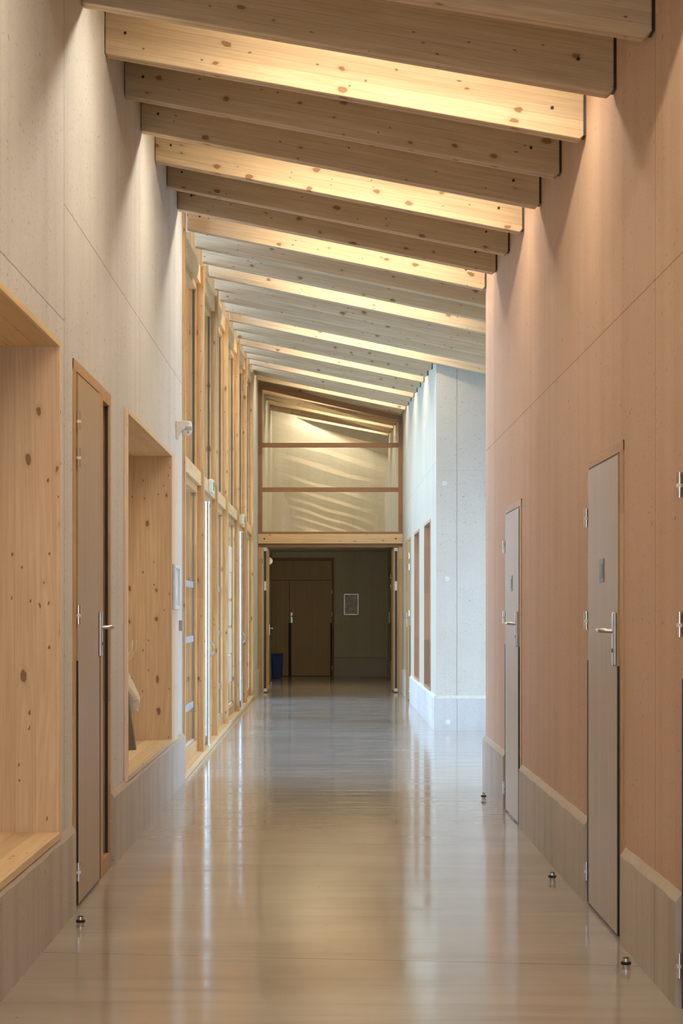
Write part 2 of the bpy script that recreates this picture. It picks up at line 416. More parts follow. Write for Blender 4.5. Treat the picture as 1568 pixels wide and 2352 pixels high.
# recess outer side: mostly glass to daylight
mb = MB(); mb.box(RX, RX+.25, 15.41, 15.9, 0, 3.9); mb.box(RX, RX+.25, 22.7, 23.25, 0, 3.9); mb.box(RX, RX+.25, 15.9, 22.7, 3.05, 3.9)
obj('wall_recess', mb, M['wall_recess'], kind='structure')
w = root('window_8', (RX+.1, 19.3, 0), kind='structure')
mb = MB()
for y in (15.9, 18.15, 20.4, 22.63): mb.box(RX+.05, RX+.15, y, y+.07, 0, 3.05)
mb.box(RX+.05, RX+.15, 15.9, 22.7, 2.98, 3.05); mb.box(RX+.05, RX+.15, 15.9, 22.7, 0, .08)
obj('window_frame', mb, M['larchZ'], w)
obj('glass', B(RX+.095, RX+.105, 15.9, 22.7, .08, 2.98), M['glass'], w)
# roof boards above the beams, with an added eave on the left
mb = MB()
def roof_quad(x0, x1, y0, y1):
    p = [(x0,y0),(x1,y0),(x1,y1),(x0,y1)]
    mb.hexa([(x,y,TOP(x,y)) for x, y in p] + [(x,y,TOP(x,y)+.12) for x, y in p])
for y0, y1 in ((-2.8, 8), (8, 15.41), (15.41, 23.25), (23.25, 33.4), (33.4, 41.6)):
    roof_quad(-1.75 if y1 < 9 else -4.6, RW+.4, y0, y1)  # wide left eave is added, out of view, to keep daylight off the glazing
roof_quad(RW+.4, RX+.25, 15.41, 23.25)
obj('ceiling', mb, M['roof'], kind='structure')
# floor and the ground outside
mb = MB(); mb.box(-1.35, RW+.3, -2.8, Y_END+.3, -.2, 0); mb.box(RW+.3, RX+.25, 15.41, 23.25, -.2, 0)
obj('floor', mb, M['floor'], kind='structure')
obj('ground', MB().box(-40, -1.35, -20, 70, -.4, -.08).box(RX+.25, 40, -20, 70, -.4, -.08), M['ground'], kind='structure')
# rooms behind the walls (dark interiors seen only through glass)
mb = MB(); mb.box(-3.6, -3.4, -2.8, 16.12, 0, 3.0); mb.box(-3.6, -1.607, 15.92, 16.12, 0, 3.0); mb.box(-3.6, -1.607, -2.8, -2.6, 0, 3.0); mb.box(-3.6, -1.607, -2.8, 16.12, 3.0, 3.1); mb.box(-3.6, -1.607, -2.8, 16.12, -.1, 0)
obj('wall_room', mb, M['hidden'], kind='structure')
mb = MB(); mb.box(4.0, 4.2, 23.25, 33.4, 0, 3.0); mb.box(1.637, 4.0, 33.2, 33.4, 0, 3.0); mb.box(1.637, 4.0, 23.25, 33.4, 3.0, 3.1); mb.box(1.637, 4.2, 23.25, 33.4, -.1, 0)
obj('wall_room', mb, M['hidden'], kind='structure')
# low slab behind the glazed screen
obj('ceiling', B(LW, RW, Y_SCR+.1, Y_END, 2.60, 2.66), M['slab'], kind='structure')

# plinths
def plinth_y(name, s, wall, face, y0, y1, mat, top=.405, n=None):
    mb = MB(); n = n or max(2, int((y1-y0)/.12)); rnd = random.Random(int(y0*100))
    prof = []
    for i in range(n+1):
        y = y0 + (y1-y0)*i/n; j = rnd.uniform(-.004, .004)
        prof.append([(wall, y, 0), (face, y, 0), (face, y, top-.033+j), (wall-s*.000, y, top+j*.5)])
    vs = [p for pr in prof for p in pr]; fs = []
    for i in range(n):
        for k in range(4): fs.append((i*4+k, i*4+(k+1)%4, (i+1)*4+(k+1)%4, (i+1)*4+k))
    fs += [(0,1,2,3), tuple(n*4+k for k in (3,2,1,0))]
    mb.add(vs, fs)
    o = obj(name, mb, mat, kind='structure'); return o
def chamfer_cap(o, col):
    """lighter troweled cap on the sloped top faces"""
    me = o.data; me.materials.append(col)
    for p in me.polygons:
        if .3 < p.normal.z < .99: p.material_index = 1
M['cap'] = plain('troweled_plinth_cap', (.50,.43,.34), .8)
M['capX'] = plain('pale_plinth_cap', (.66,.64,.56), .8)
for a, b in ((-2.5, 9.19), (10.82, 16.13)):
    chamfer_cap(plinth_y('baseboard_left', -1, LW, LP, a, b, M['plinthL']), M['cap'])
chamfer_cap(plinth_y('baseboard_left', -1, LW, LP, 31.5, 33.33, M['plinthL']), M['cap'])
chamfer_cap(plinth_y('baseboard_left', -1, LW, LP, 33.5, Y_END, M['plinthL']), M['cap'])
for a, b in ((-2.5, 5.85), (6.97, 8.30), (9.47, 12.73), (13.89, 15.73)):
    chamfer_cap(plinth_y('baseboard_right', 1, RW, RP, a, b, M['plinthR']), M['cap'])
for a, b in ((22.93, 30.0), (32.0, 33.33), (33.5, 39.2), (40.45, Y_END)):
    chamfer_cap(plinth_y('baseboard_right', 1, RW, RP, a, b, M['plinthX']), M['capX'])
def plinth_x(name, x0, x1, wall, face, mat, cap):
    mb = MB(); top = .405
    pr = lambda x: [(x, wall, 0), (x, face, 0), (x, face, top-.033), (x, wall, top)]
    mb.add(pr(x0)+pr(x1), [(0,1,5,4),(1,2,6,5),(2,3,7,6),(3,0,4,7),(0,3,2,1),(4,5,6,7)])
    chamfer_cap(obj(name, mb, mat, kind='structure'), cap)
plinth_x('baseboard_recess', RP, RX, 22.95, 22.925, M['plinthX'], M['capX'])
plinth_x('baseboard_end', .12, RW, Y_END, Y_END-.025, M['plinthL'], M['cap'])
# tie-hole plugs on the facing wall
mb = MB()
for x, z in ((1.335, 2.85), (1.36, 1.75)): mb.tube([(x, 22.951, z), (x, 22.943, z)], .028, 18)
mb.tube([(1.37, 22.926, .1), (1.37, 22.919, .1)], .03, 18)
obj('trim_1', mb, plain('pale_tie_plug', (.76,.75,.68), .7), kind='structure', smooth=True)

# ------------------------------------------------------------------ beams and lamps
LAMP_AFTER = [-8, -5, -2, 1, 4, 7, 10, 14, 17, 20, 23, 26, 29, 32]
LIT = [n+1 for n in LAMP_AFTER]
ORD = ['first','second','third','fourth','fifth','sixth','seventh','eighth','ninth','tenth','eleventh']
vis_lit = [n for n in LIT if n >= 0]
def beam_label(n):
    if n < 0: return 'pine ceiling beam nearer than the topmost one in the photo'
    if n in vis_lit:
        k = vis_lit.index(n); 
        s = 'glued pine ceiling beam with brightly lit face, %s lit one counting from the top of the photo' % ORD[k]
        return s
    prev = [m for m in vis_lit if m < n]
    if not prev:
        return ['shaded pine ceiling beam whose right end fills the top right corner', 'shaded pine ceiling beam directly in front of the topmost bright beam'][n]
    d = n - prev[-1]; k = vis_lit.index(prev[-1])
    w = {1: 'shaded pine ceiling beam directly behind', 2: 'shaded pine ceiling beam two behind', 3: 'shaded pine ceiling beam three behind'}[d]
    return '%s the %s brightly lit beam from the top' % (w, ORD[k])
for n in range(-9, 34):
    yR, yL = 7.55+1.01*n, 8.52+1.01*n
    sk = (yL-yR)/(LW-RW)                       # dY per dX along the beam
    xR = RW-.012; xL = LW+.004
    if 8 < n < 16: xR = min(3.86, RW + (yR-15.80)/.40)
    if n >= 32: pass
    if yL+.12 > Y_END: xL = max(xL, RW + (Y_END-.012-yR)/sk)
    fy = lambda x: yR + sk*(x-RW)
    zR0 = HR(yR); zL0 = HL(yL); zz = lambda x: zR0 + (zL0-zR0)*(x-RW)/(LW-RW)
    T = .10; c = .018
    # front outline (looking along +Y), with a small cut at the lower right corner
    out = [(xL, 0), (xR-c, 0), (xR, c*1.1), (xR, BD), (xL, BD)]
    fr = [Vector((x, fy(x), zz(x)+dz)) for x, dz in out]
    bk = [v+Vector((0, T, 0)) for v in fr]
    cx = (xL+xR)/2; org = Vector((cx, fy(cx)+T/2, zz(cx)))
    ex = Vector((1, sk, (zz(1)-zz(0)))).normalized(); ey = Vector((0,0,1)).cross(ex).normalized(); ez = ex.cross(ey)
    Mx = Matrix((ex, ey, ez)).transposed().to_4x4(); Mx.translation = org
    inv = Mx.inverted()
    me = bpy.data.meshes.new('roof_beam')
    k = len(out)
    me.from_pydata([tuple(inv@v) for v in fr+bk], [], [tuple(range(k)), tuple(range(2*k-1, k-1, -1))]+[(i, i+k, (i+1)%k+k, (i+1)%k) for i in range(k)])
    me.update(); me.materials.append(M['beam'])
    o = bpy.data.objects.new('roof_beam', me); COL.objects.link(o); o.matrix_world = Mx
    bv = o.modifiers.new('Bevel', 'BEVEL'); bv.width = .004; bv.segments = 2; bv.limit_method = 'ANGLE'
    tag(o, beam_label(n), 'beam', 'pine ceiling beams')
    def kid(name, mb, mat):
        m2 = bpy.data.meshes.new(name); m2.from_pydata([tuple(inv@Vector(v)) for v in mb.v], [], mb.f); m2.update(); m2.materials.append(mat)
        q = bpy.data.objects.new(name, m2); COL.objects.link(q); q.parent = o; return q
    if n >= 0:
        for x in (xR-.145, xL+.11):
            z = zz(x)+.125
            kid('bolt_plug', MB().tube([(x, fy(x)-.003, z), (x, fy(x)+.01, z)], .0085, 12), M['hole'])
        if not (8 < n < 16):
            kid('end_shoe', MB().hexa([(xR, fy(xR)+.004, zz(xR)+.02), (RW+.001, fy(RW)+.004, zz(xR)+.02), (RW+.001, fy(RW)+T-.004, zz(xR)+.02), (xR, fy(xR)+T-.004, zz(xR)+.02),
                (xR, fy(xR)+.004, zz(xR)+.32), (RW+.001, fy(RW)+.004, zz(xR)+.32), (RW+.001, fy(RW)+T-.004, zz(xR)+.32), (xR, fy(xR)+T-.004, zz(xR)+.32)]), M['shoe'])
lamp_words = {-8: 0}
for i, n in enumerate(LAMP_AFTER):
    y0 = 7.55+1.01*n + .10 + (.33 if n < 32 else .60)
    sk = -.4002
    ca = Vector((.15, y0+sk*(.15-RW), 0)); half = .88
    d = Vector((1, sk, 0)).normalized(); px = Vector((-d.y, d.x, 0))
    zt = lambda p: TOP(p.x, p.y)
    a, b = ca-d*half, ca+d*half
    def bar(w, h0, h1):
        vs = []
        for hh in (h1, h0):
            for p, s_ in ((a,-1),(b,-1),(b,1),(a,1)):
                q = p+px*s_*w; vs.append((q.x, q.y, zt(q)-hh))
        return MB().hexa(vs)
    r = root('batten_lamp', (ca.x, ca.y, zt(ca)-.08),
        'batten lamp nearer than any beam seen in the photo' if n < 0 else 'batten lamp in front of the %s bright ceiling beam from the top' % ORD[vis_lit.index(n+1)], 'lamp', 'batten lamps between the beams')
    obj('housing', bar(.045, .0, .14), M['white'], r)
    obj('diffuser', bar(.035, .14, .16), M['lampon'], r)

# ------------------------------------------------------------------ doors
def arm(mb, s, wall, d0, d1, y0, y1, z0, z1):      # d = depth into the wall behind the wall face
    return mb.box(wall+s*d0, wall+s*d1, y0, y1, z0, z1)
def tubeS(s, wall, pts, r, n=12): return MB().tube([(wall+s*d, y, z) for d, y, z in pts], r, n)
def hinge(rt, s, wall, y, z, hh=.088, out=.016):
    h = obj('hinge', tubeS(s, wall, [(-out, y, z-hh/2), (-out, y, z+hh/2)], .0108), M['chrome'], rt, smooth=True)
    h2 = MB(); arm(h2, s, wall, -out, -.002, y-.004, y+.004, z-hh/2+.006, z+hh/2-.006)
    obj('hinge_leaf', h2, M['steel'], h)
    obj('ring', tubeS(s, wall, [(-out, y, z-.008), (-out, y, z+.004)], .0118), M['white'], h, smooth=True)
def handle(rt, s, wall, y, z, tow):
    mb = MB(); arm(mb, s, wall, -.017, -.001, y-.020, y+.020, z-.150, z+.078)
    p = obj('handle_plate', mb, M['steel'], rt, bevel=.004)
    yy = lambda k: y+tow*k
    obj('lever', tubeS(s, wall, [(-.010, y, z), (-.045, y, z), (-.058, yy(.006), z), (-.064, yy(.022), z), (-.064, yy(.12), z), (-.058, yy(.135), z)], .0105), M['steel'], p, smooth=True)
    obj('keyhole', tubeS(s, wall, [(-.016, y, z-.085), (-.019, y, z-.085)], .009), M['hole'], p)
def door(name, s, wall, y0, y1, leaf, H, hinges_y, hz, handle_y, tow, zf=.045, strips=True, sign=None, mats=('larchZ','larchY','veneer'), handle_z=1.305, jz=.0):
    rt = root(name, (wall, (y0+y1)/2, 0), kind='structure')
    f = MB(); arm(f, s, wall, -.006, .05, y0, leaf[0], jz, H); arm(f, s, wall, -.006, .05, leaf[1], y1, jz, H)
    fo = obj('door_frame', f, M[mats[0]], rt, bevel=.002)
    g = MB(); arm(g, s, wall, -.007, .05, y0, y1, H-zf, H); obj('frame_head', g, M[mats[1]], fo, bevel=.002)
    g = MB(); arm(g, s, wall, -.004, .003, leaf[0]+.001, leaf[1]-.001, .0, H-zf-.001); obj('seal', g, M['brown'], fo)
    l = MB(); arm(l, s, wall, -.012, -.004, leaf[0]+.008, leaf[1]-.008, .012, H-zf-.010)
    lo = obj('leaf', l, M[mats[2]], rt, bevel=.0015)
    for z in hz: hinge(rt, s, wall, hinges_y, z)
    if strips:
        for y in (leaf[0]-.004, leaf[1]-.022):
            m_ = MB(); gw = .026 if s > 0 else .014; arm(m_, s, wall, -.014, -.002, y, y+gw, .012, 1.155); obj('finger_guard', m_, M['black'], rt)
    handle(rt, s, wall-s*.011, handle_y, handle_z, tow)
    if sign:
        ya, yb = sign
        m_ = MB(); arm(m_, s, wall, -.016, -.011, ya, yb, 1.519, 1.623); p = obj('sign_plate', m_, M['plate'], rt, bevel=.002)
        m_ = MB(); arm(m_, s, wall, -.018, -.015, ya+.030, yb-.030, 1.537, 1.600); obj('sign_insert', m_, M['slot'], p)
    return rt
HZR = (1.829, 1.343, .155)
door('door_1', 1, RW, 5.86, 6.93, (5.96, 6.90), 2.107, 6.935, HZR, 6.03, 1, sign=(6.38, 6.51))
door('door_2', 1, RW, 8.34, 9.455, (8.44, 9.43), 2.107, 9.447, HZR, 8.50, 1, sign=(8.867, 9.0))
door('door_3', 1, RW, 12.76, 13.88, (12.86, 13.85), 2.107, 13.868, HZR, 12.93, 1, sign=(13.29, 13.42))
door('door_4', 1, RW, 30.05, 31.95, (30.15, 31.1), 2.50, 30.14, (2.21, 2.04, 1.34, .16), 31.02, -1, handle_z=1.27)
door('door_5', 1, RW, 39.25, 40.42, (39.32, 40.35), 2.3, 39.31, (2.05, 1.85, .16), 40.28, -1, handle_z=1.27)
# left door with glazed side light
d = door('door_6', -1, LW, 9.22, 10.42, (9.32, 10.24), 2.56, 9.318, (2.277, 2.107, 1.37, .167), 10.195, 1, zf=.05)
mb = MB(); arm(mb, -1, LW, -.006, .06, 10.735, 10.80, 0, 2.56); arm(mb, -1, LW, -.006, .06, 10.42, 10.735, 2.49, 2.56); arm(mb, -1, LW, -.006, .06, 10.42, 10.735, 0, .085)
arm(mb, -1, LW, .03, .06, 10.40, 10.43, 0, 2.5)
obj('side_light_frame', mb, M['larchZ'], d, bevel=.002)
mb = MB(); arm(mb, -1, LW, .030, .036, 10.42, 10.735, .085, 2.49); obj('glass', mb, M['glass'], d)
mb = MB(); arm(mb, -1, LW, .004, .018, 10.722, 10.7345, .087, 2.488); obj('gasket', mb, M['black'], d)
mb = MB()
for i in range(9):
    for y in (10.765,):
        mb.tube([(LW+.006, y, .25+i*.26), (LW+.009, y, .25+i*.26)], .005, 8)
obj('screw', mb, M['steel'], d)

# end-wall door
e = root('door_7', (-.55, Y_END, 0), kind='structure')
mb = MB(); mb.box(.066, .108, Y_END-.03, Y_END+.02, 0, 2.475); mb.box(LW, .066, Y_END-.03, Y_END+.02, 2.415, 2.475)
obj('door_frame', mb, M['darkZ'], e, bevel=.003)
obj('seal', B(LW, .066, Y_END-.012, Y_END, 0, 2.415), M['brown'], e)
obj('over_panel', B(LW, .060, Y_END-.022, Y_END-.008, 2.015, 2.41), M['veneerX'], e)
obj('side_leaf', B(LW, -.828, Y_END-.022, Y_END-.008, .012, 2.005), M['veneerX'], e)
obj('leaf', B(-.818, .060, Y_END-.022, Y_END-.008, .012, 2.005), M['veneerX'], e)
obj('finger_guard', B(-.845, -.785, Y_END-.028, Y_END-.018, .012, 1.115), M['black'], e)
obj('finger_guard', B(.030, .066, Y_END-.028, Y_END-.018, .012, 1.115), M['black'], e)
mb = MB(); mb.box(-.80, -.755, Y_END-.035, Y_END-.02, 1.12, 1.335); p = obj('handle_plate', mb, M['steel'], e, bevel=.005)
obj('lever', MB().tube([(-.777, Y_END-.03, 1.255), (-.777, Y_END-.075, 1.255), (-.765, Y_END-.085, 1.255), (-.66, Y_END-.085, 1.255)], .011), M['steel'], p, smooth=True)
for z in (1.765, 1.295, .18):
    obj('hinge', MB().tube([(.066, Y_END-.04, z-.044), (.066, Y_END-.04, z+.044)], .010), M['steel'], e, smooth=True)

# ------------------------------------------------------------------ bench niches
def niche(y0, y1, near_w, far_w, depth, lab):
    r = root('bench_niche', (LW, (y0+y1)/2, NZ[0]-.032), lab, 'bench niche', 'pine bench niches in the left wall')
    z0, z1 = NZ; t = .03; fx = LW+.016; bx = LW-depth
    obj('seat', B(bx, fx+.001, y0-.02, y1+.02, z0-.032, z0), M['panelY'], r, bevel=.003)
    obj('top_panel', B(bx, fx-.0, y0-.02, y1+.02, z1, z1+t), M['panelY'], r, bevel=.002)
    obj('far_panel', B(bx, fx-.002, y1, y1+.028, z0, z1), M['panelZ'], r)
    obj('near_panel', B(bx, fx-.002, y0-.028, y0, z0, z1), M['panelZ'], r)
    obj('back_panel', B(bx-.02, bx, y0-.02, y1+.02, z0-.03, z1+.03), M['panelX'], r)
    obj('facing_board', B(LW+.0005, fx, y0-near_w, y0-.0281, z0-.03, z1+t), M['panelX'], r, bevel=.002)
    obj('facing_board', B(LW+.0005, fx, y1+.0281, y1+far_w, z0-.03, z1+t), M['panelX'], r, bevel=.002)
    return r
niche(*NA, .06, .065, .385, 'large pine-lined bench niche at the left edge, nearest the camera')
niche(*NB, .12, .57, .385, 'pine-lined bench niche beyond the left door, with clothes hanging inside')
# hook rail and clothes in the second niche
bx = LW-.385
def hooks():
    r = root('hook_rail', (bx, 13.9, 1.0), 'white wire coat hooks on the back of the far bench niche', 'coat hooks')
    obj('rail', B(bx, bx+.02, 12.2, 14.8, 1.07, 1.13), M['panelY'], r)
    for y in (12.4, 12.8, 13.2, 13.6, 14.0, 14.4, 14.7):
        for x0, x1, za, zb in ((.02,.15,1.10,1.14), (.02,.125,1.08,1.05)):
            a = Vector((bx+x0, y, za))
            obj('hook', MB().tube([a, (bx+x0+.05, y, za-.02), (bx+x1-.03, y, min(za,zb)-.03), (bx+x1, y, min(za,zb)), (bx+x1+.002, y, zb+.03)], .0032, 8), M['white'], r, smooth='all')
hooks()
def cloth(name, mat, label, y, xc0, xc1, z0, z1, wy, seed, shape, group=None):
    """a garment hanging in folds: a closed draped surface around a vertical axis"""
    rnd = random.Random(seed); nz, na = 34, 40; mb = MB(); vs = []; fs = []
    ph = [rnd.uniform(0, 6.28) for _ in range(6)]
    for i in range(nz+1):
        u = i/nz; z = z1+(z0-z1)*u
        for k in range(na):
            a = 2*math.pi*k/na
            ex = xc1*shape(u); ey = wy*(.35+.65*min(1, u*1.8))
            fold = 1+.13*math.sin(5*a+ph[0]+u*1.5)*u + .08*math.sin(9*a+ph[1]-u*3)*u
            hem = .035*math.sin(3*a+ph[2]) + .03*math.sin(2*a+ph[3])
            x = xc0 + ex*.5 + ex*.5*math.cos(a)*fold
            yy = y + ey*.5*math.sin(a)*fold
            vs.append((x, yy, z + hem*max(0, u-.6)*2.5))
    for i in range(nz):
        for k in range(na): fs.append((i*na+k, i*na+(k+1)%na, (i+1)*na+(k+1)%na, (i+1)*na+k))
    fs += [tuple(range(na)), tuple(nz*na+k for k in range(na))[::-1]]
    mb.add(vs, fs)
    o = obj(name, mb, mat, origin=(xc0, y, z0), smooth='all')
    return tag(o, label, 'clothing', group)
sh1 = lambda u: .30+.70*min(1, u*1.15)**.8
cloth('hanging_jacket', M['beige'], 'cream cotton garment hanging rearmost on the hooks in the far bench niche', 14.45, bx+.02, .175, .71, 1.01, .34, 3, sh1)
cloth('hanging_jacket', M['taupe'], 'taupe garment hanging in front of the cream one in the far bench niche', 14.05, bx+.02, .165, .70, 1.0, .26, 5, sh1)
cloth('hanging_trousers', M['khaki'], 'dark khaki trousers hanging lowest in the far bench niche', 13.78, bx+.02, .205, .445, .85, .24, 8, lambda u: .80+.20*u)

# ------------------------------------------------------------------ glazed timber wall on the left
PY = [16.42, 18.90, 21.25, 23.45, 26.35, 28.80, 31.25]
PT = .13
GX = -1.283
PWORD = ['first upright spruce post of the glazed wall, next to the pale concrete', 'second upright spruce post of the glazed wall, just before the nearer glazed door',
  'third upright spruce post of the glazed wall, just past the nearer exit sign box', 'fourth upright spruce post of the glazed wall, before the window with taped papers',
  'fifth upright spruce post of the glazed wall, past the window with taped papers', 'sixth upright spruce post of the glazed wall, past the farther exit sign box',
  'last upright spruce post of the glazed wall, against the far concrete wall']
for i, y in enumerate(PY):
    y1 = y+PT; mb = MB()
    ya, yb = HL(y)-.02, HL(y1)-.02
    mb.hexa([(-1.36,y,0),(LW,y,0),(LW,y1,0),(-1.36,y1,0),(-1.36,y,ya+.34),(LW,y,ya+.34),(LW,y1,yb+.34),(-1.36,y1,yb+.34)])
    tag(obj('timber_post', mb, M['post'], origin=(-1.27, y, 0), bevel=.003), PWORD[i], 'post', 'upright posts of the glazed wall')
tag(obj('timber_post', MB().box(-1.30, LW-.002, 16.20, 16.28, 0, HL(16.2)+.26), M['post'], origin=(-1.24, 16.2, 0)), 'thin spruce lining post tight against the end of the pale concrete wall', 'post')
obj('dark_gap_strip', MB().box(-1.50, LW-.01, 16.125, 16.195, 0, HL(16.1)+.3), M['black'], kind='structure')  # black strip standing in for the shaded gap between concrete and timber
ts = [PY[0]]+PY[1:]
BAYW = ['above the nearest lower window', 'above the nearer glazed door', 'above the window just past the nearer glazed door', 'above the window with taped papers', 'above the farther glazed door', 'above the last lower window']
for i in range(6):
    a, b = PY[i]+PT, PY[i+1]
    tag(obj('transom_beam', B(-1.36, LW-.026, a, b, 2.57, 2.70), M['rail'], origin=(-1.28, a, 2.57), bevel=.003), 'horizontal spruce transom '+BAYW[i], 'beam', 'transoms of the glazed wall')
    h0, h1 = HL(a)-.17, HL(b)-.17
    mb = MB().hexa([(-1.36,a,h0),(LW-.03,a,h0),(LW-.03,b,h1),(-1.36,b,h1),(-1.36,a,h0+.17),(LW-.03,a,h0+.17),(LW-.03,b,h1+.17),(-1.36,b,h1+.17)])
    tag(obj('header_beam', mb, M['rail'], origin=(-1.28, a, h0), bevel=.003), 'sloping spruce header under the ceiling beams, '+BAYW[i], 'beam', 'headers of the glazed wall')
    is_door = i in (1, 4)
    w = root('window_%d' % (i+1), (GX, a, 0), kind='structure')
    # upper fixed light
    mb = MB(); x0, x1 = GX-.03, GX+.028
    mb.box(x0, x1, a, b, 2.70, 2.745)
    mb.hexa([(x0,a,h0-.06),(x1,a,h0-.06),(x1,b,h1-.06),(x0,b,h1-.06),(x0,a,h0),(x1,a,h0),(x1,b,h1),(x0,b,h1)])
    mb.box(x0, x1, a, a+.04, 2.745, h0-.05); mb.box(x0, x1, b-.04, b, 2.745, h1-.06)
    obj('upper_frame', mb, M['post'], w)
    g = MB().hexa([(GX-.012,a+.04,2.745),(GX,a+.04,2.745),(GX,b-.04,2.745),(GX-.012,b-.04,2.745),(GX-.012,a+.04,h0-.05),(GX,a+.04,h0-.05),(GX,b-.04,h1-.055),(GX-.012,b-.04,h1-.055)])
    obj('upper_glass', g, M['glass'], w)
    obj('upper_gasket', B(GX+.001, GX+.008, b-.052, b-.0405, 2.746, h1-.062), M['black'], w)
    # lower light or door
    st = .055 if not is_door else .10
    zb = .16; x1 = GX+.035
    mb = MB(); mb.box(x0, x1, a, b, 2.50, 2.57); mb.box(x0, x1, a, b, .05, zb); mb.box(x0, x1, a, a+st, zb, 2.50); mb.box(x0, x1, b-st, b, zb, 2.50)
    obj('door_leaf_frame' if is_door else 'lower_frame', mb, M['post'], w, bevel=.003)
    obj('lower_glass', B(GX-.012, GX, a+st, b-st, zb, 2.50), M['glass'], w)
    obj('lower_gasket', B(GX+.001, GX+.005, b-st-.010, b-st-.0005, zb+.001, 2.499), M['slot'], w)
    obj('glazing_bead', B(GX+.001, GX+.012, a+st, b-st-.011, zb+.001, zb+.014), M['alu'], w)
    if i in (0, 2):
        for z in (1.63, 1.12, .50): obj('frosted_band', B(GX+.001, GX+.0035, a+st+.01, b-st-.02, z-.028, z+.028), M['frost'], w)
    if is_door:
        y = a+.30
        X = -1.178
        t_ = obj('guard_tube', MB().tube([(X, y, .09), (X, y, 2.43)], .020, 20), M['tube'], w, smooth=True)
        obj('tube_cap', MB().tube([(X, y, 2.43), (X, y, 2.445)], .024, 20).tube([(X, y, .075), (X, y, .09)], .024, 20).box(GX+.035, X, y-.006, y+.006, 2.425, 2.437).box(GX+.035, X, y-.006, y+.006, .08, .092), M['alu'], t_)
        yh = a+.95
        obj('pull_handle', MB().tube([(GX+.035, yh, .925), (GX+.10, yh, .935), (GX+.125, yh, .965), (GX+.13, yh, 1.0), (GX+.125, yh, 1.035), (GX+.10, yh, 1.065), (GX+.035, yh, 1.075)], .010, 12), M['grey'], w, smooth='all')
        # meeting stile that carries the pull handle
        obj('meeting_stile', B(x0, GX+.036, yh-.07, yh+.07, zb, 2.5), M['post'], w, bevel=.002)
obj('trim_3', B(-1.36, -1.172, 16.2, 31.4, 0.001, .05), M['rail'], kind='structure', bevel=.004)
# emergency exit boxes
def exit_box(y, label):
    r = root('exit_sign_box', (LW-.026, y, 2.58), label, 'exit sign', 'exit sign boxes on the transom')
    obj('housing', B(LW-.026, LW+.020, y, y+.28, 2.575, 2.71), M['white'], r, bevel=.008)
    obj('pictogram', B(LW+.0195, LW+.0212, y+.03, y+.25, 2.60, 2.685), M['green'], r)
exit_box(20.05, 'white exit sign box on the transom above the nearer glazed door')
exit_box(27.45, 'white exit sign box on the transom above the farther glazed door')
# taped papers
PZ = [(2.21,1.88),(1.87,1.545),(1.50,1.20),(1.15,.83),(.81,.46)]
PLB = ['topmost sheet of paper taped to the fourth window of the glazed wall', 'second sheet from the top taped to the fourth window', 'middle sheet of paper taped to the fourth window',
       'fourth sheet from the top taped to the window, with a yellow painted mark', 'lowest taped sheet on the fourth window, pale green pattern']
for k, ((zt_, zb_), lb) in enumerate(zip(PZ, PLB)):
    n = 10; y0, y1 = 25.05+.03*(k%2), 26.05; vs = []; fs = []
    for i in range(n+1):
        y = y0+(y1-y0)*i/n; x = GX+.006+.008*abs(math.sin(i*1.1+k))
        vs += [(x, y, zb_+.006*math.sin(i+k)), (x, y, zt_), (x-.001, y, zt_), (x-.001, y, zb_+.006*math.sin(i+k))]
    for i in range(n):
        for q in range(4): fs.append((i*4+q, i*4+(q+1)%4, (i+1)*4+(q+1)%4, (i+1)*4+q))
    fs += [(0,1,2,3), tuple(n*4+q for q in (3,2,1,0))]
    tag(obj('paper_sheet', MB().add(vs, fs), M['draw2' if k == 4 else 'draw1'], origin=(GX, y0, zb_)), lb, 'paper', 'papers taped to the window')

# slit windows on the far right wall
for k, (a, b) in enumerate(SL):
    w = root('window_%d' % (9+k), (RW, a, .405), kind='structure')
    mb = MB()
    mb.box(RW-.008, RW+.36, a, a+.035, .405, 2.50); mb.box(RW-.008, RW+.36, b-.035, b, .405, 2.50)
    mb.box(RW-.008, RW+.36, a+.035, b-.035, 2.465, 2.50); mb.box(RW-.012, RW+.36, a+.035, b-.035, .405, .44)
    obj('window_frame', mb, M['rose'], w, bevel=.002)
    obj('glass', B(RW+.33, RW+.34, a+.035, b-.035, .42, 2.465), M['glass'], w)

# ------------------------------------------------------------------ far screen
s = root('glazed_screen', (0, Y_SCR, 2.5), 'brown timber glazed screen with three panes above the dark double doorway', 'glazed screen')
y0, y1 = Y_SCR, Y_SCR+.09
zl, zr = HL(Y_SCR)-.01, HR(Y_SCR)-.01
pw = .07
def ztop(x): return zl+(zr-zl)*(x-LW)/(RW-LW)
mb = MB()
for xa, xb in ((LW+.002, LW+pw), (RW-pw, RW-.002)):
    mb = MB().hexa([(xa,y0,2.66),(xb,y0,2.66),(xb,y1,2.66),(xa,y1,2.66),(xa,y0,ztop(xa)),(xb,y0,ztop(xb)),(xb,y1,ztop(xb)),(xa,y1,ztop(xa))])
    obj('screen_stile', mb, M['darkZ'], s, bevel=.003)
xa, xb = LW+pw, RW-pw
mb = MB().hexa([(xa,y0,ztop(xa)-.085),(xb,y0,ztop(xb)-.085),(xb,y1,ztop(xb)-.085),(xa,y1,ztop(xa)-.085),(xa,y0,ztop(xa)),(xb,y0,ztop(xb)),(xb,y1,ztop(xb)),(xa,y1,ztop(xa))])
obj('top_rail', mb, M['darkX'], s, bevel=.003)
RZ = [(2.66,2.70),(3.372,3.444),(4.118,4.192)]
for za, zb_ in RZ: obj('rail', B(xa, xb, y0, y1, za, zb_), M['darkX'], s, bevel=.003)
